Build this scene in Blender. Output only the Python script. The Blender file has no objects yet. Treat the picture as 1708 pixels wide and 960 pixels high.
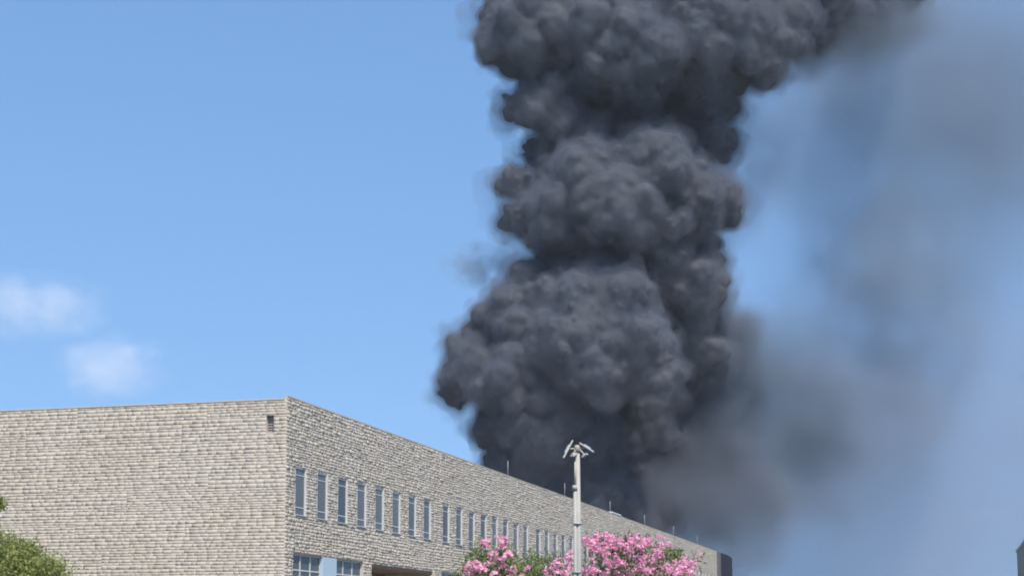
import bpy, bmesh, math, random
import numpy as np
import openvdb
from mathutils import Vector, Matrix, Euler

random.seed(7)
RNG = np.random.default_rng(7)
sc = bpy.context.scene
COL = sc.collection
PI = math.pi
R = math.radians

# ------------------------------------------------------------------ camera
F_PX, PY0, PITCH = 2651.4, 760.0, 0.11267          # focal length and principal row on the 1708 x 960 picture
CAM = np.array([0.0, 0.0, 1.6])
cd = bpy.data.cameras.new('camera')
cam = bpy.data.objects.new('camera', cd)
COL.objects.link(cam)
cam.location = CAM
cam.rotation_euler = (PI / 2 + PITCH, 0, 0)
cd.sensor_width = 36.0
cd.lens = F_PX / 1708 * 36.0
cd.shift_y = (PY0 - 480) / 1708
cd.clip_start = 0.5
cd.clip_end = 20000
sc.camera = cam


def ray(px, py):
    xc, yc = (px - 854) / F_PX, (PY0 - py) / F_PX
    return np.array([xc, math.cos(PITCH) - yc * math.sin(PITCH), math.sin(PITCH) + yc * math.cos(PITCH)])


def at(px, py, Y):
    r = ray(px, py)
    return CAM + r * (Y / r[1])


# ------------------------------------------------------------------ world, sun, exposure
SUN_EL = R(55)
sun_h = np.array([0.34, -0.94])
sun_h /= np.linalg.norm(sun_h)
SUN = np.array([sun_h[0] * math.cos(SUN_EL), sun_h[1] * math.cos(SUN_EL), math.sin(SUN_EL)])
w = bpy.data.worlds.new('World')
sc.world = w
w.use_nodes = True
wn, wl = w.node_tree.nodes, w.node_tree.links
bg = wn['Background']
sky = wn.new('ShaderNodeTexSky')
sky.sky_type = 'NISHITA'
sky.sun_disc = False
sky.sun_elevation = SUN_EL
sky.sun_rotation = math.atan2(sun_h[0], sun_h[1])
sky.altitude = 0
sky.air_density = 1.0
sky.dust_density = 1.4
sky.ozone_density = 3.0
# hazy afternoon: the sky is read a little above the true direction, so that the horizon keeps the even blue of the photograph
tcw = wn.new('ShaderNodeTexCoord')
vm = wn.new('ShaderNodeVectorMath'); vm.operation = 'MULTIPLY_ADD'
vm.inputs[1].default_value = (1, 1, 0.48)
vm.inputs[2].default_value = (0, 0, 0.245)
wl.new(tcw.outputs['Generated'], vm.inputs[0])
vn = wn.new('ShaderNodeVectorMath'); vn.operation = 'NORMALIZE'
wl.new(vm.outputs[0], vn.inputs[0])
wl.new(vn.outputs[0], sky.inputs['Vector'])
hs = wn.new('ShaderNodeHueSaturation')
hs.inputs['Hue'].default_value = 0.497
hs.inputs['Saturation'].default_value = 1.13
wl.new(sky.outputs[0], hs.inputs['Color'])
wl.new(hs.outputs[0], bg.inputs[0])
bg.inputs[1].default_value = 0.15

sl = bpy.data.lights.new('sun', 'SUN')
sl.energy = 4.8
sl.angle = R(0.53)
sl.color = (1.0, 0.93, 0.82)
so = bpy.data.objects.new('sun', sl)
COL.objects.link(so)
so.rotation_euler = Vector(SUN).to_track_quat('Z', 'Y').to_euler()
so.location = (20, -40, 80)

sc.view_settings.view_transform = 'Standard'
sc.view_settings.look = 'None'
sc.view_settings.exposure = 0.49
sc.view_settings.gamma = 1.0
sc.render.engine = 'CYCLES'
cy = sc.cycles
cy.use_denoising = True
cy.denoiser = 'OPENIMAGEDENOISE'
cy.max_bounces = 8
cy.diffuse_bounces = 3
cy.glossy_bounces = 3
cy.transmission_bounces = 4
cy.volume_bounces = 2
cy.transparent_max_bounces = 16
cy.volume_max_steps = 256
cy.filter_width = 1.9
cy.use_adaptive_sampling = True
cy.adaptive_threshold = 0.02


# ------------------------------------------------------------------ helpers
def link(o, parent=None, label=None, cat=None, group=None, kind=None):
    if o.name not in COL.objects:
        COL.objects.link(o)
    if parent is not None:
        o.parent = parent
    for k, v in (('label', label), ('category', cat), ('group', group), ('kind', kind)):
        if v:
            o[k] = v
    return o


def empty(name, loc, label=None, cat=None, group=None, kind=None, rz=0.0):
    o = bpy.data.objects.new(name, None)
    o.location = loc
    o.rotation_euler = (0, 0, rz)
    o.empty_display_size = 0.3
    return link(o, None, label, cat, group, kind)


class MB:
    """Collects vertices and faces, then links them as one mesh object."""

    def __init__(self):
        self.v, self.f, self.m = [], [], []

    def add(self, verts, faces, mi=0):
        b = len(self.v)
        self.v += [tuple(p) for p in verts]
        self.f += [tuple(i + b for i in q) for q in faces]
        self.m += [mi] * len(faces)

    def box(self, lo, hi, M=None, mi=0):
        (x0, y0, z0), (x1, y1, z1) = lo, hi
        p = [(x0, y0, z0), (x1, y0, z0), (x1, y1, z0), (x0, y1, z0), (x0, y0, z1), (x1, y0, z1), (x1, y1, z1), (x0, y1, z1)]
        if M is not None:
            p = [tuple(M @ Vector(q)) for q in p]
        self.add(p, [(3, 2, 1, 0), (4, 5, 6, 7), (0, 1, 5, 4), (1, 2, 6, 5), (2, 3, 7, 6), (3, 0, 4, 7)], mi)

    def tube(self, pts, radii, n=8, mi=0, cap=True):
        pts = [Vector(p) for p in pts]
        if not hasattr(radii, '__len__'):
            radii = [radii] * len(pts)
        b = len(self.v)
        for i, p in enumerate(pts):
            d = (pts[min(i + 1, len(pts) - 1)] - pts[max(i - 1, 0)]).normalized()
            a = d.orthogonal().normalized() if i == 0 else (a - d * a.dot(d)).normalized()
            c = d.cross(a)
            for k in range(n):
                t = 2 * PI * k / n
                self.v.append(tuple(p + (a * math.cos(t) + c * math.sin(t)) * radii[i]))
        for i in range(len(pts) - 1):
            for k in range(n):
                k2 = (k + 1) % n
                self.f.append((b + i * n + k, b + i * n + k2, b + (i + 1) * n + k2, b + (i + 1) * n + k))
                self.m.append(mi)
        if cap:
            self.f.append(tuple(b + k for k in range(n))[::-1])
            self.f.append(tuple(b + (len(pts) - 1) * n + k for k in range(n)))
            self.m += [mi, mi]

    def mesh(self, name, mats, smooth=False):
        me = bpy.data.meshes.new(name)
        me.from_pydata(self.v, [], self.f)
        for m in (mats if isinstance(mats, (list, tuple)) else [mats]):
            me.materials.append(m)
        me.polygons.foreach_set('material_index', self.m)
        if smooth:
            me.polygons.foreach_set('use_smooth', [True] * len(me.polygons))
        me.update()
        return me

    def build(self, name, mats, parent=None, smooth=False, **kw):
        return link(bpy.data.objects.new(name, self.mesh(name, mats, smooth)), parent, **kw)


def np_mesh(name, V, Q, mat, smooth=False, attr=None):
    """Mesh from numpy arrays: V (n,3), Q (m,k) of equal-sided faces."""
    me = bpy.data.meshes.new(name)
    V = np.ascontiguousarray(V, np.float32)
    Q = np.ascontiguousarray(Q, np.int32)
    k = Q.shape[1]
    me.vertices.add(len(V))
    me.vertices.foreach_set('co', V.ravel())
    me.loops.add(Q.size)
    me.loops.foreach_set('vertex_index', Q.ravel())
    me.polygons.add(len(Q))
    me.polygons.foreach_set('loop_start', np.arange(0, Q.size, k, dtype=np.int32))
    me.polygons.foreach_set('loop_total', np.full(len(Q), k, np.int32))
    if attr is not None:
        a = me.attributes.new('tint', 'FLOAT', 'POINT')
        a.data.foreach_set('value', np.ascontiguousarray(attr, np.float32))
    me.materials.append(mat)
    me.update(calc_edges=True)
    if smooth:
        me.polygons.foreach_set('use_smooth', np.ones(len(Q), bool))
    return me


# ------------------------------------------------------------------ materials
def new_mat(name):
    m = bpy.data.materials.new(name)
    m.use_nodes = True
    return m, m.node_tree.nodes, m.node_tree.links


def mat(name, rgb, rough=0.7, metal=0.0, var=0.12, scale=3.0, bump=0.0, spec=0.4, rgb2=None):
    m, n, l = new_mat(name)
    b = n['Principled BSDF']
    b.inputs['Roughness'].default_value = rough
    b.inputs['Metallic'].default_value = metal
    b.inputs['Specular IOR Level'].default_value = spec
    tc = n.new('ShaderNodeTexCoord')
    nz = n.new('ShaderNodeTexNoise')
    nz.inputs['Scale'].default_value = scale
    nz.inputs['Detail'].default_value = 5
    l.new(tc.outputs['Object'], nz.inputs['Vector'])
    mx = n.new('ShaderNodeMix')
    mx.data_type = 'RGBA'
    c2 = rgb2 or tuple(c * (1 + var) for c in rgb)
    c1 = rgb if rgb2 else tuple(c * (1 - var) for c in rgb)
    mx.inputs[6].default_value = (*c1, 1)
    mx.inputs[7].default_value = (*c2, 1)
    l.new(nz.outputs['Fac'], mx.inputs[0])
    l.new(mx.outputs[2], b.inputs['Base Color'])
    if bump:
        bp = n.new('ShaderNodeBump')
        bp.inputs['Strength'].default_value = bump
        bp.inputs['Distance'].default_value = 0.02
        l.new(nz.outputs['Fac'], bp.inputs['Height'])
        l.new(bp.outputs[0], b.inputs['Normal'])
    return m


def stone_mat(name, ca, cb, cc, patch_lo=0.4, patch_hi=0.62):
    """Quarried stone: per-stone tint attribute, mottling and large weathered patches."""
    m, n, l = new_mat(name)
    b = n['Principled BSDF']
    b.inputs['Roughness'].default_value = 0.9
    b.inputs['Specular IOR Level'].default_value = 0.25
    at_ = n.new('ShaderNodeAttribute')
    at_.attribute_name = 'tint'
    g = n.new('ShaderNodeNewGeometry')
    big = n.new('ShaderNodeTexNoise')
    big.inputs['Scale'].default_value = 0.35
    big.inputs['Detail'].default_value = 4
    l.new(g.outputs['Position'], big.inputs['Vector'])
    fine = n.new('ShaderNodeTexNoise')
    fine.inputs['Scale'].default_value = 9
    fine.inputs['Detail'].default_value = 6
    l.new(g.outputs['Position'], fine.inputs['Vector'])
    m1 = n.new('ShaderNodeMix')
    m1.data_type = 'RGBA'
    m1.inputs[6].default_value = (*ca, 1)
    m1.inputs[7].default_value = (*cb, 1)
    l.new(at_.outputs['Fac'], m1.inputs[0])
    rp = n.new('ShaderNodeMapRange')
    rp.inputs[1].default_value = patch_lo
    rp.inputs[2].default_value = patch_hi
    rp.inputs[4].default_value = 0.55
    l.new(big.outputs['Fac'], rp.inputs[0])
    m2 = n.new('ShaderNodeMix')
    m2.data_type = 'RGBA'
    m2.inputs[7].default_value = (*cc, 1)
    l.new(rp.outputs[0], m2.inputs[0])
    l.new(m1.outputs[2], m2.inputs[6])
    fr = n.new('ShaderNodeMapRange')
    fr.inputs[1].default_value = 0.25
    fr.inputs[2].default_value = 0.75
    fr.inputs[3].default_value = 0.86
    fr.inputs[4].default_value = 1.12
    l.new(fine.outputs['Fac'], fr.inputs[0])
    ml = n.new('ShaderNodeMix')
    ml.data_type = 'RGBA'
    ml.blend_type = 'MULTIPLY'
    ml.inputs[0].default_value = 1
    l.new(m2.outputs[2], ml.inputs[6])
    l.new(fr.outputs[0], ml.inputs[7])
    l.new(ml.outputs[2], b.inputs['Base Color'])
    bp = n.new('ShaderNodeBump')
    bp.inputs['Strength'].default_value = 0.6
    bp.inputs['Distance'].default_value = 0.03
    l.new(fine.outputs['Fac'], bp.inputs['Height'])
    l.new(bp.outputs[0], b.inputs['Normal'])
    return m


def leaf_mat(name, c1, c2, trans=0.35, nscale=1.3):
    m, n, l = new_mat(name)
    b = n['Principled BSDF']
    b.inputs['Roughness'].default_value = 0.55
    b.inputs['Specular IOR Level'].default_value = 0.3
    at_ = n.new('ShaderNodeAttribute')
    at_.attribute_name = 'tint'
    mx = n.new('ShaderNodeMix')
    mx.data_type = 'RGBA'
    mx.inputs[6].default_value = (*c1, 1)
    mx.inputs[7].default_value = (*c2, 1)
    l.new(at_.outputs['Fac'], mx.inputs[0])
    l.new(mx.outputs[2], b.inputs['Base Color'])
    tr = n.new('ShaderNodeBsdfTranslucent')
    l.new(mx.outputs[2], tr.inputs['Color'])
    ms = n.new('ShaderNodeMixShader')
    ms.inputs[0].default_value = trans
    l.new(b.outputs[0], ms.inputs[1])
    l.new(tr.outputs[0], ms.inputs[2])
    l.new(ms.outputs[0], n['Material Output'].inputs['Surface'])
    return m


M_STONE_L = stone_mat('stone_front', (0.382, 0.346, 0.298), (0.404, 0.367, 0.318), (0.368, 0.325, 0.270))
M_STONE_R = stone_mat('stone_side', (0.335, 0.307, 0.270), (0.435, 0.402, 0.357), (0.355, 0.318, 0.270))
M_MORTAR = mat('mortar', (0.37, 0.338, 0.295), 0.95, scale=2)
M_COPING = mat('coping', (0.36, 0.33, 0.29), 0.6, scale=2)
M_FRAME = mat('white_frame', (0.44, 0.45, 0.46), 0.45, scale=1, var=0.05)
M_GLASS = mat('window_glass', (0.062, 0.075, 0.085), 0.18, scale=0.7, var=0.25, spec=0.25)
M_PANEL = mat('pale_blue_panel', (0.33, 0.42, 0.51), 0.4, scale=1, var=0.06)
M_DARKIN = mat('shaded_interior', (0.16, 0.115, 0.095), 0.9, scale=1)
M_SOFFIT = mat('brown_soffit', (0.20, 0.145, 0.115), 0.8, scale=1)
M_ROOF = mat('roof_membrane', (0.35, 0.34, 0.33), 0.9, scale=0.5)
M_LOUVRE = mat('louvre', (0.36, 0.33, 0.33), 0.6, scale=3)
M_NAVY = mat('navy_cladding', (0.016, 0.021, 0.035), 0.6, scale=1.2, var=0.2, spec=0.1)
M_BROWNCLAD = mat('brown_cladding', (0.10, 0.09, 0.085), 0.55, scale=1.2, var=0.2)
M_ROD = mat('galvanised_rod', (0.40, 0.41, 0.43), 0.4, scale=5, var=0.06)
M_POLE = mat('pole_white_paint', (0.27, 0.268, 0.258), 0.7, scale=2.5, var=0.22)
M_POLE2 = mat('pole_cap_cream', (0.27, 0.25, 0.21), 0.6, scale=6, var=0.25)
M_LAMPHEAD = mat('lamp_head_metal', (0.34, 0.355, 0.38), 0.45, scale=4, var=0.08)
M_BAND = mat('pole_band', (0.30, 0.30, 0.31), 0.5, scale=4)
M_GREYWALL = mat('grey_render', (0.34, 0.32, 0.31), 0.85, scale=0.8, var=0.2)
M_GREYCAP = mat('grey_coping', (0.55, 0.57, 0.60), 0.6, scale=1.0, var=0.08)
M_GROUND = mat('dry_lawn', (0.075, 0.085, 0.04), 0.95, scale=0.6, rgb2=(0.15, 0.13, 0.075), bump=0.4)
M_ROAD = mat('asphalt', (0.05, 0.05, 0.052), 0.9, scale=4, bump=0.3)
M_PAVE = mat('paving', (0.30, 0.29, 0.27), 0.9, scale=2.5)
M_BARK = mat('bark', (0.16, 0.13, 0.10), 0.9, scale=8, var=0.3)
M_STEM = mat('grey_stem', (0.30, 0.27, 0.23), 0.9, scale=8, var=0.3)
M_LEAF_T = leaf_mat('tree_leaves', (0.13, 0.175, 0.05), (0.38, 0.40, 0.14), 0.5)
M_LEAF_O = leaf_mat('shrub_leaves', (0.09, 0.14, 0.04), (0.26, 0.31, 0.10), 0.45)
M_LEAF_D = leaf_mat('dull_shrub_leaves', (0.10, 0.11, 0.06), (0.20, 0.20, 0.12))
M_PETAL = leaf_mat('pink_petals', (0.74, 0.28, 0.46), (0.90, 0.57, 0.71), 0.45)

# ------------------------------------------------------------------ ground
def sheet(name, pts, z, m, **kw):
    b = MB()
    b.add([(x, y, z) for x, y in pts], [tuple(range(len(pts)))])
    return b.build(name, m, **kw)


sheet('ground', [(-900, -150), (900, -150), (900, 1800), (-900, 1800)], 0, M_GROUND, kind='structure')

# building frame: C is the near corner, DR runs along the long side, DL along the short front
r0 = ray(1585, 1060)
DR = np.array([r0[0], r0[1], 0]); DR /= np.linalg.norm(DR)
C = at(472, 1060, 58.0); C[2] = 0
NR = np.array([DR[1], -DR[0], 0]); NL = -DR; DL = np.array([-DR[1], DR[0], 0])


def W2(s, out):                       # a point of the long side: s along it, out in front of it
    p = C + DR * s + NR * out
    return (p[0], p[1])


sheet('pavement', [W2(-30, 1.2), W2(150, 1.2), W2(150, 5.2), W2(-30, 5.2)], 0.12, M_PAVE, kind='structure')
sheet('road', [W2(-90, 13), W2(220, 13), W2(220, 21), W2(-90, 21)], 0.004, M_ROAD, kind='structure')


# ------------------------------------------------------------------ stone building
AX = math.atan2(DR[1], DR[0])                     # local x runs along the long side
building = empty('stone_building', tuple(C), 'long two storey building clad in pale rough stone with rows of narrow windows', 'building', rz=AX)
# local axes: +x along DR, +y = DL (into the building / along the short front), -y = out of the long side, -x = out of the front
ZT_R, ZT_L = 10.42, 10.30
LEN, DEP = 131.5, 46.0
END0 = 112.5

# openings on the long side: (s0, s1, z0, z1, depth)
GROUPS = [0.86 + 17.9 * g for g in range(7)]
WIN_W, WIN_Z0, WIN_Z1, WIN_P = 1.06, 6.06, 7.87, 2.147
wins = []
for g in GROUPS:
    for k in range(8):
        s = g + k * WIN_P
        if s + WIN_W < END0 - 1.5:
            wins.append(s)
op_r = [(s, s + WIN_W, WIN_Z0, WIN_Z1, 0.16) for s in wins]
gwins, gpanels, porches = [], [], []
for g in range(6):
    o = 17.9 * g
    gwins += [(o + 0.76, o + 3.68), (o + 5.10, o + 8.14)]
    gpanels.append((o + 3.68, o + 5.10))
    if g == 0:
        op_r.append((o + 0.76, o + 8.14, 0.9, 4.65, 0.22))
    else:
        op_r.append((o + 0.76, o + 8.14, 0.9, 4.65, 0.22))
    porches.append((o + 9.07, o + 17.37))
    op_r.append((o + 9.07, o + 17.37, 0.15, 4.61, 2.4))
op_l = [(0.50, 0.80, 9.06, 9.69, 0.30)]


def wall_with_openings(name, length, height, ops, to3, m, z0=0.0):
    """Front sheet with holes, and the reveal faces of every hole. to3(u, z, inward)."""
    us = sorted({0.0, length, *[o[0] for o in ops], *[o[1] for o in ops]})
    zs = sorted({z0, height, *[o[2] for o in ops], *[o[3] for o in ops]})
    b = MB()
    for i in range(len(us) - 1):
        for j in range(len(zs) - 1):
            uc, zc = (us[i] + us[i + 1]) / 2, (zs[j] + zs[j + 1]) / 2
            if any(o[0] < uc < o[1] and o[2] < zc < o[3] for o in ops):
                continue
            b.add([to3(us[i], zs[j], 0), to3(us[i + 1], zs[j], 0), to3(us[i + 1], zs[j + 1], 0), to3(us[i], zs[j + 1], 0)], [(0, 1, 2, 3)])
    for u0, u1, a0, a1, d in ops:
        q = [to3(u0, a0, 0), to3(u1, a0, 0), to3(u1, a1, 0), to3(u0, a1, 0), to3(u0, a0, d), to3(u1, a0, d), to3(u1, a1, d), to3(u0, a1, d)]
        b.add(q, [(0, 1, 5, 4), (1, 2, 6, 5), (2, 3, 7, 6), (3, 0, 4, 7)])
    return b.build(name, m, building)


toR = lambda s, z, d: (s, d, z)
toL = lambda t, z, d: (d, t, z)
side_wall = wall_with_openings('side_wall', END0, ZT_R - 0.06, op_r, toR, M_MORTAR)
front_wall = wall_with_openings('front_wall', DEP, ZT_L - 0.02, op_l, toL, M_MORTAR)
b = MB()
b.box((0.6, 0.6, 8.8), (END0, DEP - 0.3, 9.0))
b.box((END0, 4.6, 8.8), (LEN - 0.3, DEP - 0.3, 9.0))
b.build('roof', M_ROOF, building)
b = MB()
b.box((0.3, DEP - 0.3, 0), (LEN, DEP, ZT_L))
b.box((LEN - 0.3, 4.4, 0), (LEN, DEP - 0.3, ZT_L))
b.build('rear_wall', M_MORTAR, building)
b = MB()                                           # inner faces and tops of the parapets
b.box((0.02, 0.06, 8.9), (END0, 0.45, ZT_L - 0.06))
b.box((0.004, 0.004, ZT_L - 0.05), (END0, 0.055, ZT_R - 0.06))
b.box((0.25, 0.5, 8.9), (0.45, DEP - 0.3, ZT_L - 0.04))
b.build('parapet', M_MORTAR, building)
b = MB()
s = 0.03
while s < END0 - 0.1:                              # thin capping of the long side, in lengths
    e = min(s + 3.0, END0)
    b.box((s, -0.035, ZT_R - 0.055), (e - 0.012, 0.06, ZT_R + random.uniform(0.0, 0.012)))
    s = e
b.build('coping', M_COPING, building)
b = MB()
b.box((-0.03, 0.058, ZT_L - 0.035), (0.46, DEP, ZT_L + 0.006))
b.build('front_coping', mat('stone_coping', (0.40, 0.37, 0.33), 0.8), building)
b = MB()
b.box((58.6, -0.06, ZT_R + 0.013), (61.9, 0.4, ZT_R + 0.12))
b.build('parapet_block', M_FRAME, building)


# --- stones
def lay_courses(length, z_lo, z_hi, ops, h_rng, l_rng, joints=(), rng=RNG, blk=(0.7, 2.0)):
    """Rectangles (u0, u1, z0, z1) of every stone: courses of uneven height, uneven lengths, cut at the openings."""
    out = []
    opc = [(o[0] - 0.005, o[1] + 0.005, o[2], o[3]) for o in ops] + [(j - 0.02, j + 0.02, jz, 99) for j, jz in joints]
    zb = z_lo
    while zb < z_hi - 0.03:                       # bands, each cut in blocks that keep their own course heights
        zt_ = zb + rng.uniform(0.3, 0.9)
        if z_hi - zt_ < 0.3:
            zt_ = z_hi
        ub = 0.0
        while ub < length - 1e-6:
            ue = ub + rng.uniform(*blk)
            if length - ue < blk[0] * 0.6:
                ue = length
            hs_ = rng.uniform(*h_rng, 14)
            k = int(np.searchsorted(np.cumsum(hs_), zt_ - zb)) + 1
            zz = zb + np.concatenate([[0], np.cumsum(hs_[:k])]) * (zt_ - zb) / hs_[:k].sum()
            for z, z1 in zip(zz[:-1], zz[1:]):
                a, e_ = ub + (rng.uniform(-0.12, 0.12) * 0 if ub else 0), ue
                cuts = sorted((c0, c1) for c0, c1, a0, a1 in opc if a1 > z + 0.02 and a0 < z1 - 0.02 and c1 > ub and c0 < ue)
                u, spans = ub, []
                for c0, c1 in cuts:
                    if c0 > u:
                        spans.append((u, c0))
                    u = max(u, c1)
                if u < ue:
                    spans.append((u, ue))
                for c0, c1 in spans:
                    u = c0
                    while u < c1 - 1e-4:
                        e = u + rng.uniform(*l_rng)
                        if c1 - e < 0.11:
                            e = c1
                        out.append((u, e, z, z1))
                        u = e
            ub = ue
        zb = zt_
    return np.array(out)


BOX_Q = np.array([(0, 1, 5, 4), (1, 2, 6, 5), (2, 3, 7, 6), (3, 0, 4, 7)])


def stone_verts(rc, proud, gap, rough, rng=RNG, edge=(0.004, 0.018)):
    """Nine vertices a stone: back rectangle, tilted chamfered face rectangle, pillowed face centre. Returns (n,9,3) of (u, z, out)."""
    n = len(rc)
    u0, u1, z0, z1 = rc.T
    g = rng.uniform(0.3, 1.0, n) * gap
    V = np.zeros((n, 9, 3))
    V[:, 0] = np.stack([u0 + g, z0 + g, np.zeros(n)], 1)
    V[:, 1] = np.stack([u1 - g, z0 + g, np.zeros(n)], 1)
    V[:, 2] = np.stack([u1 - g, z1 - g, np.zeros(n)], 1)
    V[:, 3] = np.stack([u0 + g, z1 - g, np.zeros(n)], 1)
    p = rng.uniform(*proud, n)
    tilt = rng.uniform(-rough, rough, (n, 4))
    ch = rng.uniform(*edge, (n, 4, 2))
    sg = np.array([(1, 1), (-1, 1), (-1, -1), (1, -1)])
    for k in range(4):
        V[:, 4 + k, 0] = V[:, k, 0] + sg[k, 0] * ch[:, k, 0]
        V[:, 4 + k, 1] = V[:, k, 1] + sg[k, 1] * ch[:, k, 1] * 0.8
        V[:, 4 + k, 2] = p + tilt[:, k]
    V[:, 8, 0] = u0 + (u1 - u0) * rng.uniform(0.3, 0.7, n)
    V[:, 8, 1] = z0 + (z1 - z0) * rng.uniform(0.3, 0.7, n)
    V[:, 8, 2] = p + rng.uniform(0.0, rough * 1.3, n)
    V[:, 4:, 2] = np.maximum(V[:, 4:, 2], 0.006)
    return V


TRI = np.array([(0, 1, 5), (0, 5, 4), (1, 2, 6), (1, 6, 5), (2, 3, 7), (2, 7, 6), (3, 0, 4), (3, 4, 7), (4, 5, 8), (5, 6, 8), (6, 7, 8), (7, 4, 8)])


def stones_mesh(name, V, m, tint, flip):
    n = len(V)
    T = TRI[:, ::-1] if flip else TRI
    Q = (T[None] + (np.arange(n) * 9)[:, None, None]).reshape(-1, 3)
    return np_mesh(name, V.reshape(-1, 3), Q, m, attr=np.repeat(tint, 9))


# short front: every course is long and low; the 300 stones nearest the corner are parts, the rest one part
rcL = lay_courses(15.0, 1.5, ZT_L - 0.04, op_l, (0.09, 0.175), (0.16, 0.55), blk=(2.5, 7.0))
VL = stone_verts(rcL, (0.006, 0.012), 0.002, 0.0065, edge=(0.002, 0.009))
tL = RNG.beta(1.6, 1.4, len(rcL))
area = (rcL[:, 1] - rcL[:, 0]) * (rcL[:, 3] - rcL[:, 2])
inview = (rcL[:, 0] < 11.7) & (rcL[:, 2] > 4.1) & (rcL[:, 3] < ZT_L - 0.1)
order = np.argsort(-(area * inview))
single = order[:230]
rest = np.setdiff1d(np.arange(len(rcL)), single)
PL = np.empty_like(VL)                             # (u, z, out) -> local (-out, u, z)
PL[..., 0], PL[..., 1], PL[..., 2] = -VL[..., 2], VL[..., 0], VL[..., 1]
for i in single:
    V = PL[i].copy()
    c = V.mean(0)
    o = bpy.data.objects.new('stone', stones_mesh('stone', (V - c)[None], M_STONE_L, tL[i:i + 1], True))
    o.location = c
    link(o, front_wall)
link(bpy.data.objects.new('stone_cladding', stones_mesh('stone_cladding', PL[rest], M_STONE_L, tL[rest], True)), front_wall, kind='stuff')

# long side: smaller, rougher stones, with the joints that part the window groups
joints = [(g - 0.42, 7.95) for g in GROUPS[1:]]
rcR = lay_courses(END0, 1.5, ZT_R - 0.07, op_r, (0.09, 0.17), (0.16, 0.46), joints)
VR = stone_verts(rcR, (0.010, 0.032), 0.003, 0.020)
tR = RNG.beta(1.3, 1.5, len(rcR))
PR = np.empty_like(VR)
PR[..., 0], PR[..., 1], PR[..., 2] = VR[..., 0], -VR[..., 2], VR[..., 1]
near = np.argsort(np.where((rcR[:, 2] > 4.2) & (rcR[:, 3] < ZT_R - 0.1), -(rcR[:, 1] - rcR[:, 0]) * (rcR[:, 3] - rcR[:, 2]) / (58 + 0.96 * rcR[:, 0]) ** 2, 0))
singleR, restR = near[:70], near[70:]
for i in singleR:
    V = PR[i].copy()
    c = V.mean(0)
    o = bpy.data.objects.new('stone', stones_mesh('stone', (V - c)[None], M_STONE_R, tR[i:i + 1], False))
    o.location = c
    link(o, side_wall)
link(bpy.data.objects.new('stone_cladding', stones_mesh('stone_cladding', PR[restR], M_STONE_R, tR[restR], False)), side_wall, kind='stuff')

# --- louvre near the corner of the front
b = MB()
for k in range(6):
    z = 9.09 + k * 0.095
    b.box((0.16, 0.51, z), (0.20, 0.79, z + 0.03), None)
b.box((0.29, 0.495, 9.055), (0.31, 0.805, 9.695))
b.build('vent_louvre', M_LOUVRE, building)

# --- upper windows: frame with its bars, then the pane under it
def frame_mesh():
    b = MB()
    W_, H = WIN_W, WIN_Z1 - WIN_Z0
    y0, y1 = 0.02, 0.085
    b.box((0.006, y0, 0.05), (0.056, y1, H - 0.05))
    b.box((W_ - 0.056, y0, 0.05), (W_ - 0.006, y1, H - 0.05))
    b.box((0.006, y0 - 0.004, 0.006), (W_ - 0.006, y1, 0.05))
    b.box((0.006, y0 - 0.004, H - 0.05), (W_ - 0.006, y1, H - 0.006))
    b.box((0.056, y0 + 0.01, 0.30), (W_ - 0.056, y1, 0.335))
    b.box((0.056, y0 + 0.01, H - 0.30), (W_ - 0.056, y1, H - 0.27))
    # white lining of the reveals and a thin sill
    b.box((0.004, -0.02, 0.03), (0.03, y0 - 0.003, H - 0.004))
    b.box((W_ - 0.03, -0.02, 0.03), (W_ - 0.004, y0 - 0.003, H - 0.004))
    return b.mesh('window', M_FRAME)


def sill_mesh():
    b = MB()
    b.box((0.002, -0.07, 0.0), (WIN_W - 0.002, 0.03, 0.028))
    return b.mesh('sill', M_LAMPHEAD)


def pane_mesh():
    b = MB()
    b.box((0.05, 0.044, 0.045), (WIN_W - 0.05, 0.056, WIN_Z1 - WIN_Z0 - 0.045))
    return b.mesh('pane', M_GLASS)


fm, sm = frame_mesh(), sill_mesh()
pms = [pane_mesh(), pane_mesh(), pane_mesh()]
pms[1].materials[0] = mat('window_glass_pale', (0.085, 0.098, 0.108), 0.25, scale=0.7, var=0.25, spec=0.25)
pms[2].materials[0] = mat('window_glass_dark', (0.046, 0.058, 0.068), 0.12, scale=0.7, var=0.25, spec=0.25)
for s in wins:
    o = link(bpy.data.objects.new('window', fm), building)
    o.location = (s, 0, WIN_Z0)
    link(bpy.data.objects.new('pane', random.choice(pms)), o)
    link(bpy.data.objects.new('sill', sm), o)

# --- ground floor: glazed screens, pale blue panels, open porches
def screen(s0, s1, z0, z1):
    n = 3
    b = MB()
    wd = (s1 - s0) / n
    for k in range(n + 1):
        x = s0 + k * wd
        a, c = max(x - 0.03, s0 + 0.004), min(x + 0.03, s1 - 0.004)
        b.box((a, 0.10, z0 + 0.05), (c, 0.165, z1 - 0.05))
    b.box((s0 + 0.004, 0.096, z0), (s1 - 0.004, 0.166, z0 + 0.05))
    b.box((s0 + 0.004, 0.096, z1 - 0.05), (s1 - 0.004, 0.166, z1 - 0.006))
    for zz in (z1 - 0.62, z0 + 1.1):
        for k in range(n):
            b.box((s0 + k * wd + 0.03, 0.105, zz), (s0 + (k + 1) * wd - 0.03, 0.160, zz + 0.05))
    o = b.build('shop_window', M_FRAME, building)
    for k in range(n):
        p = MB()
        p.box((s0 + k * wd + 0.02, 0.128, z0 + 0.04), (s0 + (k + 1) * wd - 0.02, 0.140, z1 - 0.04))
        p.build('pane', M_GLASS, o)
    return o


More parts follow.
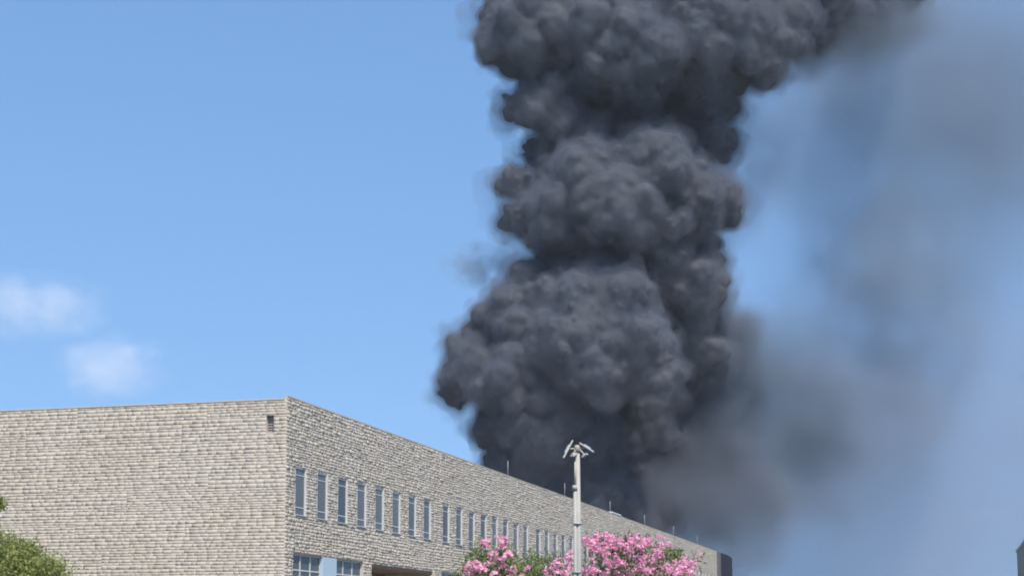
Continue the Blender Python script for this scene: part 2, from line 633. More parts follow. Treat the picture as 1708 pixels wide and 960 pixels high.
for s0, s1 in gwins:
    screen(s0, s1, 0.92, 4.645)
for s0, s1 in gpanels:
    b = MB()
    b.box((s0 + 0.006, -0.03, 0.91), (s1 - 0.006, 0.19, 4.64))
    b.build('infill_panel', M_PANEL, building)
for s0, s1 in porches:
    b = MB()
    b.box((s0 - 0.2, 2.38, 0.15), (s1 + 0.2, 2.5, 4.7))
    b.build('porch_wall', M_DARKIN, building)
    b = MB()
    b.box((s0 + 0.003, 0.06, 4.50), (s1 - 0.003, 2.37, 4.60))
    b.build('soffit', M_SOFFIT, building)
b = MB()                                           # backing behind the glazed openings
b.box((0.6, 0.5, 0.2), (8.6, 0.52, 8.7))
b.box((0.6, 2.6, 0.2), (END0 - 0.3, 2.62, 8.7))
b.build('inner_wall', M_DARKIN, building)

# --- dark rounded end bay of tall metal panels
for k in range(13):
    t0, t1 = k / 13, (k + 1) / 13
    def arc(t):
        s = END0 + t * (LEN - END0)
        return s, 0.0 + 0.9 * max(0.0, (t - 0.25) / 0.75) ** 2.2
    (a, ya), (c, yc) = arc(t0), arc(t1)
    m = M_BROWNCLAD if k < 2 else M_NAVY
    zt = ZT_R + 0.02
    gx = 0.02
    b = MB()
    b.add([(a + gx, ya - 0.03, 0), (c - gx, yc - 0.03, 0), (c - gx, yc - 0.03, zt), (a + gx, ya - 0.03, zt),
           (a, ya + 0.12, 0), (c, yc + 0.12, 0), (c, yc + 0.12, zt), (a, ya + 0.12, zt)],
          [(0, 1, 2, 3), (5, 4, 7, 6), (0, 4, 5, 1), (3, 2, 6, 7), (0, 3, 7, 4), (1, 5, 6, 2)])
    b.build('cladding_panel', m, building)

# --- lightning rods along the parapet
rb = MB()
rb.tube([(0, 0, 0), (0, 0, 0.12)], 0.05, 8)
rb.tube([(0, 0, 0.12), (0, 0, 0.80), (0, 0, 0.98)], [0.019, 0.017, 0.008], 6)
rm = rb.mesh('lightning_rod', M_ROD, True)
for s in (31.43, 45.1, 59.3, 72.9, 86.95, 100.8):
    o = link(bpy.data.objects.new('lightning_rod', rm), building)
    o.location = (s, 0.24, ZT_R - 0.05)

# ------------------------------------------------------------------ grey building across the road (only its far corner is in view)
g0 = at(1696, 918, 112.0)
gz = g0[2]
gb = empty('grey_building', (g0[0], g0[1], 0), 'dark grey flat topped building, only its far corner shows at the edge', 'building', rz=AX)
b = MB()
b.box((-46, -14, 0), (0, -0.0, gz - 0.12))
gw = b.build('wall', M_GREYWALL, gb)
b = MB()
b.box((-46.1, -14.1, gz - 0.12), (0.08, 0.08, gz + 0.05))
b.build('coping', M_GREYCAP, gb)
for k in range(9):
    b = MB()
    x = -4.2 - k * 4.6
    b.box((x - 1.6, -0.02, 3.4), (x, 0.03, 5.0))
    o = b.build('window', M_FRAME, gb)
    b = MB()
    b.box((x - 1.52, 0.031, 3.48), (x - 0.08, 0.036, 4.92))
    b.build('pane', M_GLASS, o)

# ------------------------------------------------------------------ lamp post
LP = at(964, 1060, 40.0)
zt = at(963, 750, 40.0)[2]
post = empty('lamp_post', (LP[0], LP[1], 0), 'white twin tube lamp post with four flat tilted lamp heads in front of pink shrubs', 'lamp post')
b = MB()
b.tube([(0.035, 0, 0), (0.03, 0, 3), (0.012, 0, zt - 0.02)], [0.072, 0.070, 0.058], 16)
b.build('pole', M_POLE, post, True)
b = MB()
b.tube([(-0.062, -0.045, 0), (-0.060, -0.045, zt - 1.02)], [0.046, 0.044], 12)
b.build('conduit', M_POLE, post, True)
b = MB()
b.tube([(-0.066, -0.05, zt - 1.02), (-0.066, -0.05, zt - 0.90)], [0.068, 0.06], 12)
b.tube([(-0.058, -0.05, zt - 0.90), (-0.05, -0.03, zt - 0.3)], [0.026, 0.024], 8)
b.build('junction_box', M_POLE, post, True)
for z in (zt - 1.88, zt - 3.1, zt - 4.5):
    b = MB()
    b.tube([(-0.02, -0.012, z), (-0.02, -0.012, z + 0.025)], 0.112, 16)
    b.build('band', M_BAND, post, True)
b = MB()
b.tube([(0.005, 0, zt - 0.06), (0.005, 0, zt + 0.10), (0.005, 0, zt + 0.125)], [0.085, 0.08, 0.06], 14)
b.build('cap', M_POLE2, post, True)


def lamp_head(phi, tilt, reach, drop, L=0.46, Wd=0.20, roll=0.0):
    """A flat lamp on a short arm, phi around the pole, tilted down by tilt."""
    a = Matrix.Rotation(phi, 4, 'Z')
    b = MB()
    b.tube([a @ Vector((0.05, 0, zt + 0.03)), a @ Vector((reach, 0, zt + 0.03 - drop * 0.2))], 0.022, 8)
    arm = b.build('arm', M_POLE2, post, True)
    b = MB()
    T = a @ Matrix.Translation((reach, 0, zt + 0.02 - drop * 0.2)) @ Matrix.Rotation(tilt, 4, 'Y') @ Matrix.Rotation(roll, 4, 'X')
    b.box((-L / 2, -Wd / 2, -0.018), (L / 2, Wd / 2, 0.018), T)
    b.box((-L * 0.22, -Wd * 0.3, 0.0185), (L * 0.22, Wd * 0.3, 0.045), T)
    h = b.build('lamp_head', M_LAMPHEAD, post)
    b = MB()
    b.box((-L / 2 + 0.03, -Wd / 2 + 0.025, -0.024), (L / 2 - 0.03, Wd / 2 - 0.025, -0.0185), T)
    b.build('lens', M_POLE, h)


lamp_head(R(185), R(62), 0.235, 0.0, 0.50, 0.16)
lamp_head(R(-8), R(33), 0.25, -0.2, 0.42, 0.16)
lamp_head(R(-140), R(35), 0.12, 0.75, 0.15, 0.13)
lamp_head(R(-30), R(-30), 0.22, 0.85, 0.15, 0.11)


# ------------------------------------------------------------------ plants
def leaves_np(P, N, L, Wd, rng, tint):
    """Folded lance-shaped leaves (2 quads -> 4 verts diamond, 2 tris) at P pointing along N."""
    n = len(P)
    N = N / np.linalg.norm(N, axis=1, keepdims=True)
    up = rng.normal(size=(n, 3))
    S = np.cross(N, up); S /= np.linalg.norm(S, axis=1, keepdims=True)
    U = np.cross(S, N)
    l = L * rng.uniform(0.7, 1.25, (n, 1)); wd = Wd * rng.uniform(0.7, 1.25, (n, 1))
    V = np.zeros((n, 4, 3))
    V[:, 0] = P
    V[:, 1] = P + N * l * 0.45 + S * wd + U * wd * 0.4
    V[:, 2] = P + N * l - U * l * 0.12
    V[:, 3] = P + N * l * 0.45 - S * wd + U * wd * 0.4
    Q = (np.array([(0, 1, 2), (0, 2, 3)])[None] + (np.arange(n) * 4)[:, None, None]).reshape(-1, 3)
    return V.reshape(-1, 3), Q, np.repeat(tint, 4)


def petals_mesh(seed, rad):
    """A panicle: a dome of five-petalled florets."""
    rng = np.random.default_rng(seed)
    Vs, Fs, T = [], [], []
    nf = 26
    for k in range(nf):
        d = rng.normal(size=3); d[2] = abs(d[2]) * 1.1 - 0.25
        d /= np.linalg.norm(d)
        c = d * rad * rng.uniform(0.55, 1.05) * np.array([1, 1, 0.85])
        nrm = d + rng.normal(size=3) * 0.35; nrm /= np.linalg.norm(nrm)
        a = np.cross(nrm, rng.normal(size=3)); a /= np.linalg.norm(a)
        e = np.cross(nrm, a)
        pr = rad * rng.uniform(0.24, 0.38)
        t = rng.uniform(0.1, 1.0)
        b0 = len(Vs)
        Vs.append(c)
        for q in range(10):
            th = 2 * PI * q / 10
            rr = pr * (1.0 if q % 2 else 0.62)
            Vs.append(c + (a * math.cos(th) + e * math.sin(th)) * rr + nrm * pr * (0.30 if q % 2 else 0.12))
        T += [t * 0.6] + [t] * 10
        Fs += [(b0, b0 + 1 + q, b0 + 1 + (q + 1) % 10) for q in range(10)]
    return np_mesh('flower_cluster', np.array(Vs), np.array(Fs), M_PETAL, attr=np.array(T))


PETALS = [petals_mesh(s, 0.15) for s in range(8)]


def shrub(name, base, tips, flowers, leaf_m, label, n_leaf, rng, cat='shrub', spread=0.33, group=None):
    """A many-stemmed shrub. tips: crown points (world) that stems run to and leaves gather round; flowers: (point, size)."""
    root = empty(name, tuple(base), label, cat, group)
    B = np.array(base)
    b = MB()
    for k, t in enumerate(tips):
        d = t - B
        mid1 = d * 0.35 + np.array([0, 0, d[2] * 0.12]) - np.array([d[0], d[1], 0]) * 0.16 + rng.normal(size=3) * 0.05
        mid2 = d * 0.72 + rng.normal(size=3) * 0.07 + np.array([0, 0, d[2] * 0.05])
        b.tube([rng.normal(size=3) * np.array([0.12, 0.12, 0]), mid1, mid2, d], [0.035, 0.025, 0.014, 0.006], 5)
    b.build('stems', M_STEM, root, True)
    T = np.array(tips) - B
    idx = rng.integers(0, len(T), n_leaf)
    back = rng.uniform(0, 1, (n_leaf, 1)) ** 1.3
    P = T[idx] * (1 - 0.22 * back) + rng.normal(size=(n_leaf, 3)) * spread * (0.35 + 0.65 * back)
    N = rng.normal(size=(n_leaf, 3)) * 0.8 + np.array([0, 0, 0.5]) + (P - T.mean(0)) * 0.3
    V, Q, tt = leaves_np(P, N, 0.16, 0.022, rng, rng.beta(1.5, 1.8, n_leaf))
    link(bpy.data.objects.new('foliage', np_mesh('foliage', V, Q, leaf_m, attr=tt)), root, kind='stuff')
    for p, s in flowers:
        o = link(bpy.data.objects.new('flower_cluster', PETALS[rng.integers(len(PETALS))]), root)
        o.location = p - B
        o.rotation_euler = (rng.normal() * 0.3, rng.normal() * 0.3, rng.uniform(0, 2 * PI))
        o.scale = (s * rng.uniform(0.85, 1.2), s * rng.uniform(0.85, 1.2), s * rng.uniform(0.8, 1.15))
    return root


def crown_tips(cx, hw, top, Y, depth, n, rng, y_lo=1010, shape=2.0):
    """Points spread through a domed crown: cx/hw/top in picture columns and rows at distance Y."""
    out = []
    while len(out) < n:
        u = rng.uniform(-1, 1)
        v = rng.uniform(0, 1) ** 1.4
        yt = top + (1 - (1 - abs(u) ** shape)) * 75
        py = yt + v * (y_lo - yt)
        p = at(cx + u * hw, py, Y)
        p[1] += rng.uniform(-depth, depth) * math.sqrt(max(0.05, 1 - u * u))
        out.append(p)
    return out


rng = np.random.default_rng(11)
fl_a = [(776, 948, 0.8), (790, 953, 0.9), (805, 951, 0.8), (838, 944, 0.8), (829, 897, 0.7), (812, 903, 0.8), (842, 898, 0.8), (848, 922, 0.8), (810, 912, 1.1), (838, 903, 1.15), (833, 914, 0.9), (822, 924, 0.95), (845, 930, 1.15), (833, 934, 0.9), (786, 943, 1.0), (798, 945, 1.1), (814, 942, 0.9),
        (850, 957, 1.2), (857, 949, 0.9), (781, 957, 1.0), (826, 959, 1.1), (818, 931, 0.8), (806, 905, 0.7), (840, 912, 0.8), (792, 939, 0.7), (880, 947, 0.7), (870, 965, 1.0), (800, 972, 1.1)]
Ya = 45.0
tips = crown_tips(822, 62, 905, Ya, 1.0, 46, rng)
shrub('pink_shrub', at(825, 1060, Ya) * np.array([1, 1, 0]), tips, [(at(x, y, Ya + rng.uniform(-1.5, -0.7)), s * 1.0) for x, y, s in fl_a], M_LEAF_O,
      'loose pink flowering shrub left of the lamp post, scattered flower heads over green leaves', 5200, rng, group='pink flowering shrubs in front of the building')
Yb = 47.5
tips = crown_tips(893, 56, 918, Yb, 1.2, 44, rng)
fl_b = [(878, 951, 0.7), (872, 962, 0.8)]
shrub('green_shrub', at(893, 1060, Yb) * np.array([1, 1, 0]), tips, [(at(x, y, Yb - 0.9), s) for x, y, s in fl_b], M_LEAF_O,
      'bright green leafy shrub between the pink shrubs, hardly any flowers', 6200, rng)
Yc = 44.0
fl_c = [(931, 936, 1.0), (926, 944, 1.0), (938, 944, 0.9), (947, 929, 0.8), (952, 938, 0.9), (918, 951, 1.1), (908, 955, 0.9), (930, 956, 1.1), (940, 957, 1.0), (950, 951, 1.0), (954, 921, 0.7), (945, 962, 1.0), (915, 965, 1.0)]
tips = crown_tips(934, 36, 926, Yc, 0.8, 26, rng)
shrub('pink_shrub', at(934, 1060, Yc) * np.array([1, 1, 0]), tips, [(at(x, y, Yc + rng.uniform(-1.1, -0.3)), s * 0.9) for x, y, s in fl_c], M_LEAF_D,
      'low pink flowering shrub directly behind the lamp post on its left side', 1900, rng, group='pink flowering shrubs in front of the building')
Yd = 46.0
fl_d = []
hot = [(1040, 905, 52, 12, 46), (1010, 897, 26, 8, 12), (990, 905, 20, 16, 16), (1000, 925, 24, 14, 12), (1055, 922, 45, 10, 22), (1020, 940, 30, 10, 18), (1075, 935, 34, 14, 20), (1090, 905, 22, 10, 10),
       (985, 950, 18, 10, 14), (1068, 953, 40, 8, 22), (1030, 957, 30, 6, 12), (1140, 941, 20, 8, 16), (1132, 955, 28, 6, 14), (1115, 948, 14, 8, 6)]
for cx, cy_, sx, sy, n in hot:
    for k in range(n):
        x, y = rng.normal(cx, sx * 0.5), rng.normal(cy_, sy * 0.55)
        if y < 889 + max(0, (x - 1090)) * 0.45 + max(0, 1000 - x) * 0.35:
            continue
        fl_d.append((x, y, rng.uniform(0.55, 1.05)))
fl_d += [(1108, 898, 0.55), (1103, 901, 0.5), (1168, 925, 0.55), (1160, 934, 0.45), (1143, 928, 0.6), (1139, 932, 0.6)]
tips = crown_tips(1055, 105, 905, Yd, 1.5, 90, rng, shape=2.6)
tips += [at(x, y, Yd) for x, y, s in fl_d if y < 905][:24]
tips += [at(1168, 926, Yd), at(1160, 936, Yd), at(1143, 930, Yd)]
shrub('pink_shrub', at(1055, 1060, Yd) * np.array([1, 1, 0]), tips, [(at(x, y, Yd + rng.uniform(-1.8, 0.5)), s * 0.86) for x, y, s in fl_d], M_LEAF_D,
      'large pink flowering shrub right of the lamp post, dense with flower heads', 4800, rng, spread=0.24, group='pink flowering shrubs in front of the building')
Ye = 48.5
tips = [at(1116 + rng.normal() * 9, 926 + rng.normal() * 9, Ye + rng.normal() * 0.3) for k in range(16)]
shrub('green_shrub', at(1116, 1060, Ye) * np.array([1, 1, 0]), tips, [], M_LEAF_O,
      'small yellow green leafy sprig showing above the right end of the pink shrub', 1300, rng, spread=0.14)


def tree(name, base, H, lobes, twigs, label, rng, n_per=1150):
    root = empty(name, tuple(base), label, 'tree')
    B = np.array(base)
    b = MB()
    b.tube([(0, 0, -0.05), (0.05, 0.02, H * 0.25), (-0.03, 0.0, H * 0.5)], [0.15, 0.11, 0.09], 10)
    for p, r in lobes:
        d = p - B
        b.tube([(-0.03, 0, H * 0.45), d * 0.6 + np.array([0, 0, d[2] * 0.1]), d], [0.07, 0.04, 0.015], 6)
    for p in twigs:
        d = p - B
        b.tube([(-0.03, 0, H * 0.45), d * 0.62 + np.array([0, 0, d[2] * 0.14]), d], [0.05, 0.02, 0.005], 5)
    b.build('trunk', M_BARK, root, True)
    Ps, Ns = [], []
    for p, r in lobes:
        # leaf sprays scattered near the surface of every bough
        nsp = int(46 * (r / 0.6) ** 1.6)
        D = rng.normal(size=(nsp, 3)); D /= np.linalg.norm(D, axis=1, keepdims=True)
        c = (p - B) + D * r * rng.uniform(0.55, 1.08, (nsp, 1))
        m = int(n_per / 46)
        i = np.repeat(np.arange(nsp), m)
        P = c[i] + rng.normal(size=(len(i), 3)) * 0.13
        Ps.append(P); Ns.append(D[i] * 0.7 + rng.normal(size=(len(i), 3)) * 0.7 + np.array([0, 0, 0.25]))
    for p in twigs:
        P = (p - B) + rng.normal(size=(160, 3)) * np.array([0.08, 0.08, 0.09])
        Ps.append(P); Ns.append(rng.normal(size=(160, 3)) + np.array([0, 0, 0.4]))
    P, N = np.concatenate(Ps), np.concatenate(Ns)
    V, Q, tt = leaves_np(P, N, 0.10, 0.030, rng, rng.beta(1.5, 1.5, len(P)))
    link(bpy.data.objects.new('crown', np_mesh('crown', V, Q, M_LEAF_T, attr=tt)), root, kind='stuff')
    return root


Yt = 40.0
lob = []
for k in range(54):
    a = rng.uniform(-1.3, 1.3)
    px = -8 + 128 * math.sin(a) * rng.uniform(0.55, 1)
    lim = 893 + max(0, px - 20) ** 1.25 * 0.17 + max(0, -px - 40) * 0.3
    py = lim + 22 + rng.uniform(0, 1) ** 1.3 * 90
    lob.append((at(px, py, Yt + rng.uniform(-1.2, 1.2)), rng.uniform(0.26, 0.44)))
tree('leafy_tree', at(-12, 1060, Yt) * np.array([1, 1, 0]), 3.2, lob, [at(-2, 843, Yt), at(-10, 836, Yt), at(-18, 846, Yt)],
     'rounded light green tree in front of the short stone wall', rng)

# ------------------------------------------------------------------ smoke
D0 = 200.0
HAZE_D = 0.00010
MPP = D0 / F_PX


def scatter_mat(name, color, density, aniso=0.0, noise=None, stretch=(1.1, 1.0, 0.8)):
    """Even or (noise given) cloudy density that thins to nothing at the rim of a unit ball."""
    m, n, l = new_mat(name)
    n.remove(n['Principled BSDF'])
    v = n.new('ShaderNodeVolumePrincipled')
    v.inputs['Color'].default_value = (*color, 1)
    v.inputs['Density'].default_value = density
    v.inputs['Anisotropy'].default_value = aniso
    l.new(v.outputs[0], n['Material Output'].inputs['Volume'])
    if noise:
        scale, lo, hi, seed = noise
        tc = n.new('ShaderNodeTexCoord')
        ln = n.new('ShaderNodeVectorMath'); ln.operation = 'LENGTH'
        warp = n.new('ShaderNodeTexNoise')
        warp.inputs['Scale'].default_value = 2.2
        warp.inputs['Detail'].default_value = 2
        off = n.new('ShaderNodeVectorMath'); off.inputs[1].default_value = (seed * 3.1, seed, -seed)
        l.new(tc.outputs['Object'], off.inputs[0]); l.new(off.outputs[0], warp.inputs['Vector'])
        wv = n.new('ShaderNodeVectorMath'); wv.operation = 'MULTIPLY_ADD'
        wv.inputs[1].default_value = (1.3, 1.3, 1.3)
        l.new(warp.outputs['Color'], wv.inputs[0])
        sb = n.new('ShaderNodeVectorMath'); sb.operation = 'SUBTRACT'
        sb.inputs[1].default_value = (0.65, 0.65, 0.65)
        l.new(tc.outputs['Object'], sb.inputs[0]); l.new(sb.outputs[0], wv.inputs[2])
        l.new(wv.outputs[0], ln.inputs[0])
        # the warped distance may not leave the hull: fade against the true one too
        l2 = n.new('ShaderNodeVectorMath'); l2.operation = 'LENGTH'
        l.new(tc.outputs['Object'], l2.inputs[0])
        f2 = n.new('ShaderNodeMapRange'); f2.interpolation_type = 'SMOOTHSTEP'
        f2.inputs[1].default_value = 1.0
        f2.inputs[2].default_value = 0.6
        l.new(l2.outputs['Value'], f2.inputs[0])
        fall = n.new('ShaderNodeMapRange'); fall.interpolation_type = 'SMOOTHSTEP'
        fall.inputs[1].default_value = 0.95
        fall.inputs[2].default_value = 0.0
        l.new(ln.outputs['Value'], fall.inputs[0])
        g = n.new('ShaderNodeNewGeometry')
        nz = n.new('ShaderNodeTexNoise')
        nz.noise_dimensions = '4D'
        nz.inputs['W'].default_value = seed
        nz.inputs['Scale'].default_value = scale
        nz.inputs['Detail'].default_value = 3
        nz.inputs['Roughness'].default_value = 0.6
        mp = n.new('ShaderNodeMapping')
        mp.inputs['Rotation'].default_value = (0, R(-35), 0)
        mp.inputs['Scale'].default_value = stretch
        l.new(g.outputs['Position'], mp.inputs['Vector'])
        l.new(mp.outputs[0], nz.inputs['Vector'])
        mr = n.new('ShaderNodeMapRange')
        mr.interpolation_type = 'SMOOTHSTEP'
        mr.inputs[1].default_value = lo
        mr.inputs[2].default_value = hi
        l.new(nz.outputs['Fac'], mr.inputs[0])
        mu = n.new('ShaderNodeMath'); mu.operation = 'MULTIPLY'
        l.new(fall.outputs[0], mu.inputs[0]); l.new(mr.outputs[0], mu.inputs[1])
        m2 = n.new('ShaderNodeMath'); m2.operation = 'MULTIPLY'
        m3 = n.new('ShaderNodeMath'); m3.operation = 'MULTIPLY'
        l.new(mu.outputs[0], m3.inputs[0]); l.new(f2.outputs[0], m3.inputs[1])
        l.new(m3.outputs[0], m2.inputs[0]); m2.inputs[1].default_value = density
        l.new(m2.outputs[0], v.inputs['Density'])
    return m


# (column, row, radius) on the picture and (depth offset in metres, set back when positive)
PUFFS = [
    (1065, 85, 76, -5), (890, 50, 78, -1), (850, 70, 48, -1), (975, 45, 70, -4), (1000, 102, 40, -6), (925, 90, 42, -2), (1180, 60, 92, -2), (1260, 55, 78, 1), (1350, 8, 66, 6), (1425, -2, 56, 9), (1495, -28, 50, 11), (1120, -60, 120, 0), (940, -70, 110, 0), (1280, -70, 110, 4), (1180, 115, 48, 0),
    (906, 172, 46, -2), (864, 180, 30, -1), (932, 212, 42, -1), (900, 140, 30, 0), (1060, 190, 84, 13), (980, 180, 70, 11), (1165, 175, 58, 5), (1188, 240, 42, 4), (1120, 230, 64, 9), (950, 258, 56, 3), (900, 262, 34, 3),
    (985, 318, 74, -3), (1085, 300, 76, -2), (1140, 325, 68, 0), (990, 246, 34, -3), (1108, 246, 34, -3), (1055, 268, 42, -3), (1192, 335, 42, 1), (864, 305, 36, 0), (880, 362, 44, 0), (935, 358, 56, -3), (1036, 352, 60, -5), (1120, 362, 52, -2), (905, 382, 34, 0), (920, 300, 40, 0),
    (1010, 425, 64, 8), (1085, 405, 44, 7), (1105, 515, 50, 8), (955, 415, 52, 9), (1112, 438, 34, -1), (1155, 425, 44, 4), (1150, 480, 50, 2), (1080, 460, 56, 4), (1182, 465, 28, 4), (930, 440, 34, 4),
    (930, 495, 56, -1), (1005, 515, 74, -4), (870, 555, 64, -1), (805, 590, 44, 0), (782, 625, 46, 0), (1060, 585, 60, -6), (1090, 620, 36, -6), (970, 590, 80, -5), (845, 635, 68, -2), (900, 690, 74, 0), (834, 712, 42, 1), (860, 768, 48, 2), (890, 805, 54, 3), (930, 745, 70, 2), (935, 820, 68, 4), (762, 658, 28, 1), (818, 702, 34, 3), (840, 752, 36, 3), (845, 528, 44, 0), (893, 470, 40, 0), (772, 590, 30, 1),
    (1160, 590, 60, 8), (1080, 690, 92, 13), (1000, 760, 90, 12), (1150, 650, 54, 12), (1095, 765, 62, 15), (1135, 715, 50, 16), (1070, 850, 60, 16), (1148, 540, 42, 5), (990, 860, 90, 8),
]


def sphere_set(puffs, rng):
    """Every puff carries smaller puffs on its outside, and those smaller ones still: billows at three sizes."""
    S = []
    for px, py, rp, off in puffs:
        p = at(px, py, D0 + off)
        r = rp * MPP
        S.append((*p, r * 0.90, 0))
        for k in range(int(14 + r * 3)):
            d = rng.normal(size=3); d /= np.linalg.norm(d)
            if d[1] > 0.5:
                continue
            r1 = min(r * rng.uniform(0.22, 0.50), 3.0)
            c = p + d * (r * 0.96 - r1 * 0.42)
            S.append((*c, r1, 1))
            if r1 < 0.7:
                continue
            for j in range(12):
                e = d * 0.6 + rng.normal(size=3) * 0.8; e /= np.linalg.norm(e)
                r2 = r1 * rng.uniform(0.24, 0.46)
                S.append((*(c + e * (r1 - r2 * 0.5)), r2, 2))
    return np.array(S)


def lattice_noise(shape, cell, rng):
    """Smooth lattice noise in 0..1 on a grid, cell in voxels."""
    A = rng.random([int(s / cell) + 3 for s in shape], dtype=np.float32)
    for ax, s in enumerate(shape):
        x = np.arange(s) / cell
        i = x.astype(int); t = (x - i).astype(np.float32); t = t * t * (3 - 2 * t)
        A = np.moveaxis(A, ax, 0)
        t = t.reshape(-1, *([1] * (A.ndim - 1)))
        A = A[i] * (1 - t) + A[i + 1] * t
        A = np.moveaxis(A, 0, ax)
    return A


def smoke_field(S, vox, rng, pad=4.0):
    lo = (S[:, :3] - S[:, 3:4]).min(0) - pad
    hi = (S[:, :3] + S[:, 3:4]).max(0) + pad
    n = np.ceil((hi - lo) / vox).astype(int) + 1
    F = np.full(n, -pad, np.float32)
    for x, y, z, r, lev in S:
        R_ = r + 2.4
        a = np.maximum(((np.array([x, y, z]) - R_ - lo) / vox).astype(int), 0)
        c = np.minimum(((np.array([x, y, z]) + R_ - lo) / vox).astype(int) + 2, n)
        gx = (lo[0] + np.arange(a[0], c[0]) * vox - x).astype(np.float32)
        gy = (lo[1] + np.arange(a[1], c[1]) * vox - y).astype(np.float32)
        gz = (lo[2] + np.arange(a[2], c[2]) * vox - z).astype(np.float32)
        d = r - np.sqrt(gx[:, None, None] ** 2 + gy[None, :, None] ** 2 + gz[None, None, :] ** 2)
        sub = F[a[0]:c[0], a[1]:c[1], a[2]:c[2]]
        np.maximum(sub, d, out=sub)
    for cell, amp in ((7.0, 1.1), (3.0, 0.8), (1.4, 0.45), (0.7, 0.28)):
        F += amp * (lattice_noise(F.shape, cell / vox, rng) - 0.52)
    return F, lo


def iso(F, lo, vox, level, name, material, parent, smooth=True):
    g = openvdb.FloatGrid(-4.0)
    g.copyFromArray(np.ascontiguousarray(F))
    pts, tris, quads = g.convertToPolygons(isovalue=level, adaptivity=0.0)
    V = pts * vox + lo
    me = np_mesh(name, V, quads[:, ::-1] if FLIP else quads, material, smooth)
    return link(bpy.data.objects.new(name, me), parent)


FLIP = True
VOX = 0.30
rng = np.random.default_rng(5)
S = sphere_set(PUFFS, rng)
Fs, lo = smoke_field(S, VOX, rng)
smoke = empty('smoke_column', (float(S[:, 0].mean()), D0, 0), 'dense black smoke column billowing up behind the stone building', 'smoke', kind='stuff')
org = np.array([smoke.location.x, smoke.location.y, 0.0])
M_CORE = mat('soot', (0.074, 0.080, 0.090), 1.0, scale=0.2, spec=0.0, var=0.10)
SK = (0.17, 0.195, 0.25)
iso(Fs, lo - org, VOX, 0.0, 'smoke_core', M_CORE, smoke)
iso(Fs, lo - org, VOX, -0.45, 'smoke_skin', scatter_mat('smoke_skin', SK, 0.30), smoke)
F1 = Fs + 1.9 * (lattice_noise(Fs.shape, 1.6 / VOX, rng) - 0.5) + 0.9 * (lattice_noise(Fs.shape, 0.8 / VOX, rng) - 0.5)
iso(F1, lo - org, VOX, -1.0, 'smoke_rim', scatter_mat('smoke_rim', SK, 0.15), smoke)
F2 = Fs + 3.8 * (lattice_noise(Fs.shape, 3.2 / VOX, rng) - 0.5) + 1.6 * (lattice_noise(Fs.shape, 1.3 / VOX, rng) - 0.5)
iso(F2, lo - org, VOX, -1.35, 'smoke_wisps', scatter_mat('smoke_wisps', SK, 0.07), smoke)


def soft_ball(name, px, py, hx, hy, Y, hd, m, label, kind='stuff', cat='smoke', rot=0.0, group=None, floor=None):
    """A soft cloudy volume: an ellipsoid hull whose density fades to nothing at its rim. Half sizes in picture pixels, hd in metres."""
    k = Y / F_PX
    bm = bmesh.new()
    bmesh.ops.create_icosphere(bm, subdivisions=4, radius=1.0)
    if floor is not None:                          # smoke that lies on the ground: the hull is cut flat there
        zl = (floor - at(px, py, Y)[2]) / (hy * k)
        for v in bm.verts:
            v.co.z = max(v.co.z, zl)
    me = bpy.data.meshes.new(name)
    bm.to_mesh(me); bm.free()
    me.materials.append(m)
    o = bpy.data.objects.new(name, me)
    o.location = at(px, py, Y)
    o.scale = (hx * k, hd, hy * k)
    o.rotation_euler = (0, rot, 0)
    return link(o, None, label, cat, group, kind)


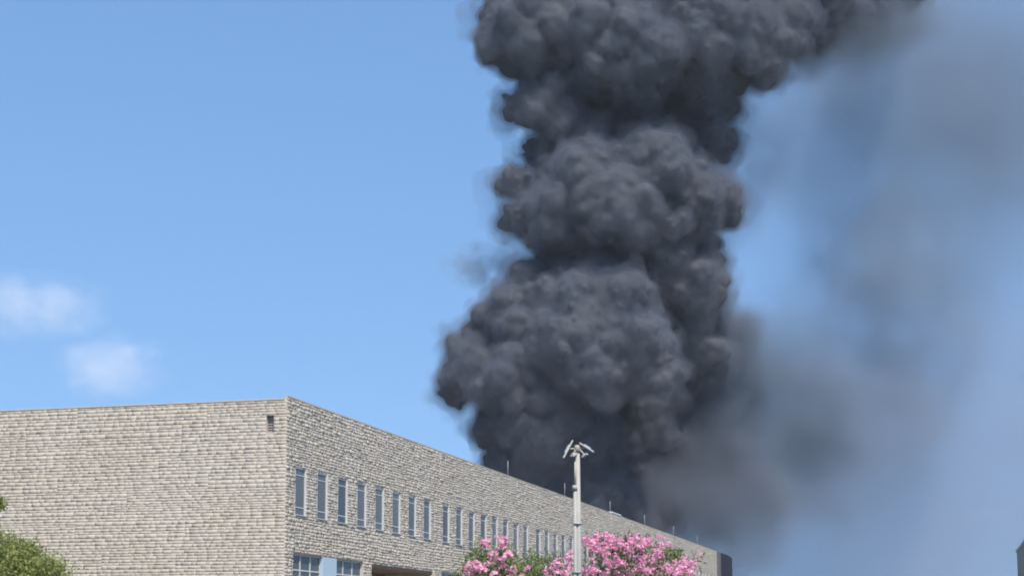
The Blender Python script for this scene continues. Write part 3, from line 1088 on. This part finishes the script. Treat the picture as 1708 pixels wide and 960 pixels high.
GREY = (0.30, 0.375, 0.48)
soft = [
    # px, py, hx, hy, Y, depth, density, (scale, lo, hi, seed), albedo, label
    (1175, 620, 150, 200, 212, 9, 1.3, (0.14, 0.22, 0.62, 1.0), (0.20, 0.245, 0.31), 'dark soft smoke thinning out right of the column base'),
    (1240, 680, 320, 230, 216, 11, 0.36, (0.09, 0.14, 0.66, 11.0), (0.22, 0.28, 0.365), 'grey smoke rolling out low on the right of the dark base'),
    (1170, 840, 230, 210, 209, 7, 0.55, (0.09, 0.06, 0.62, 2.0), (0.225, 0.255, 0.315), 'brownish grey smoke lying low behind the roof edge'),
    (1330, 730, 360, 220, 218, 12, 0.19, (0.09, 0.18, 0.66, 3.0), (0.31, 0.375, 0.48), 'grey smoke band trailing right from the column base'),
    (1490, 510, 270, 330, 225, 14, 0.20, (0.09, 0.26, 0.68, 4.0), GREY, 'thin smoke patch hanging in the sky right of the column'),
    (1600, 150, 560, 470, 230, 18, 0.15, (0.045, 0.0, 0.66, 5.0), GREY, 'broad thin smoke veil across the upper sky'),
    (1390, 30, 250, 160, 207, 5, 0.75, (0.10, 0.08, 0.52, 16.0), (0.22, 0.27, 0.34), 'dark soft smoke spreading from the top of the column'),
    (1230, 250, 130, 280, 214, 8, 0.18, (0.12, 0.26, 0.66, 7.0), GREY, 'hazy smoke fringe along the right flank of the column'),
    (815, 442, 120, 62, 204, 4, 0.55, (0.26, 0.36, 0.68, 8.0), GREY, 'faint small smoke wisp left of the column waist'),
    (1600, 800, 780, 760, 242, 28, 0.068, (0.03, 0.0, 0.60, 9.0), (0.47, 0.54, 0.68), 'very thin smoke veil low over the right horizon'),
]
for i, (px, py, hx, hy, Y, hd, den, nz, alb, lab) in enumerate(soft):
    soft_ball('drifting_smoke', px, py, hx, hy, Y, hd, scatter_mat('thin_smoke', alb, den, 0.0, nz), lab, floor=0.3)

# ------------------------------------------------------------------ clouds far away
for px, py, hx, hy, den, seed, lab in (
        (50, 512, 175, 78, 0.017, 21.0, 'soft white cloud at the edge of the sky, upper of two'),
        (190, 615, 130, 78, 0.019, 22.0, 'small soft white cloud just above the short stone wall'),
        (1418, 668, 52, 40, 0.03, 23.0, 'tiny pale cloud glimpsed through the thin smoke'),
        (1650, 856, 60, 18, 0.02, 24.0, 'short pale cloud streak low in the sky')):
    Y = 2600.0
    soft_ball('cloud', px, py, hx, hy, Y, hx * Y / F_PX * 0.8, scatter_mat('cloud', (0.99, 0.95, 0.96), den * 0.5, 0.2, (0.014, 0.26, 0.70, seed), (1, 1, 1)), lab, None, 'cloud', group='clouds in the sky')

# ------------------------------------------------------------------ air: a closed box of thin haze round the camera and the whole scene
b = MB()
b.box((-905, -155, -1), (905, 1805, 140))
M_HAZE = scatter_mat('haze_air', (0.78, 0.88, 1.0), HAZE_D)
b.build('haze', M_HAZE, kind='stuff')
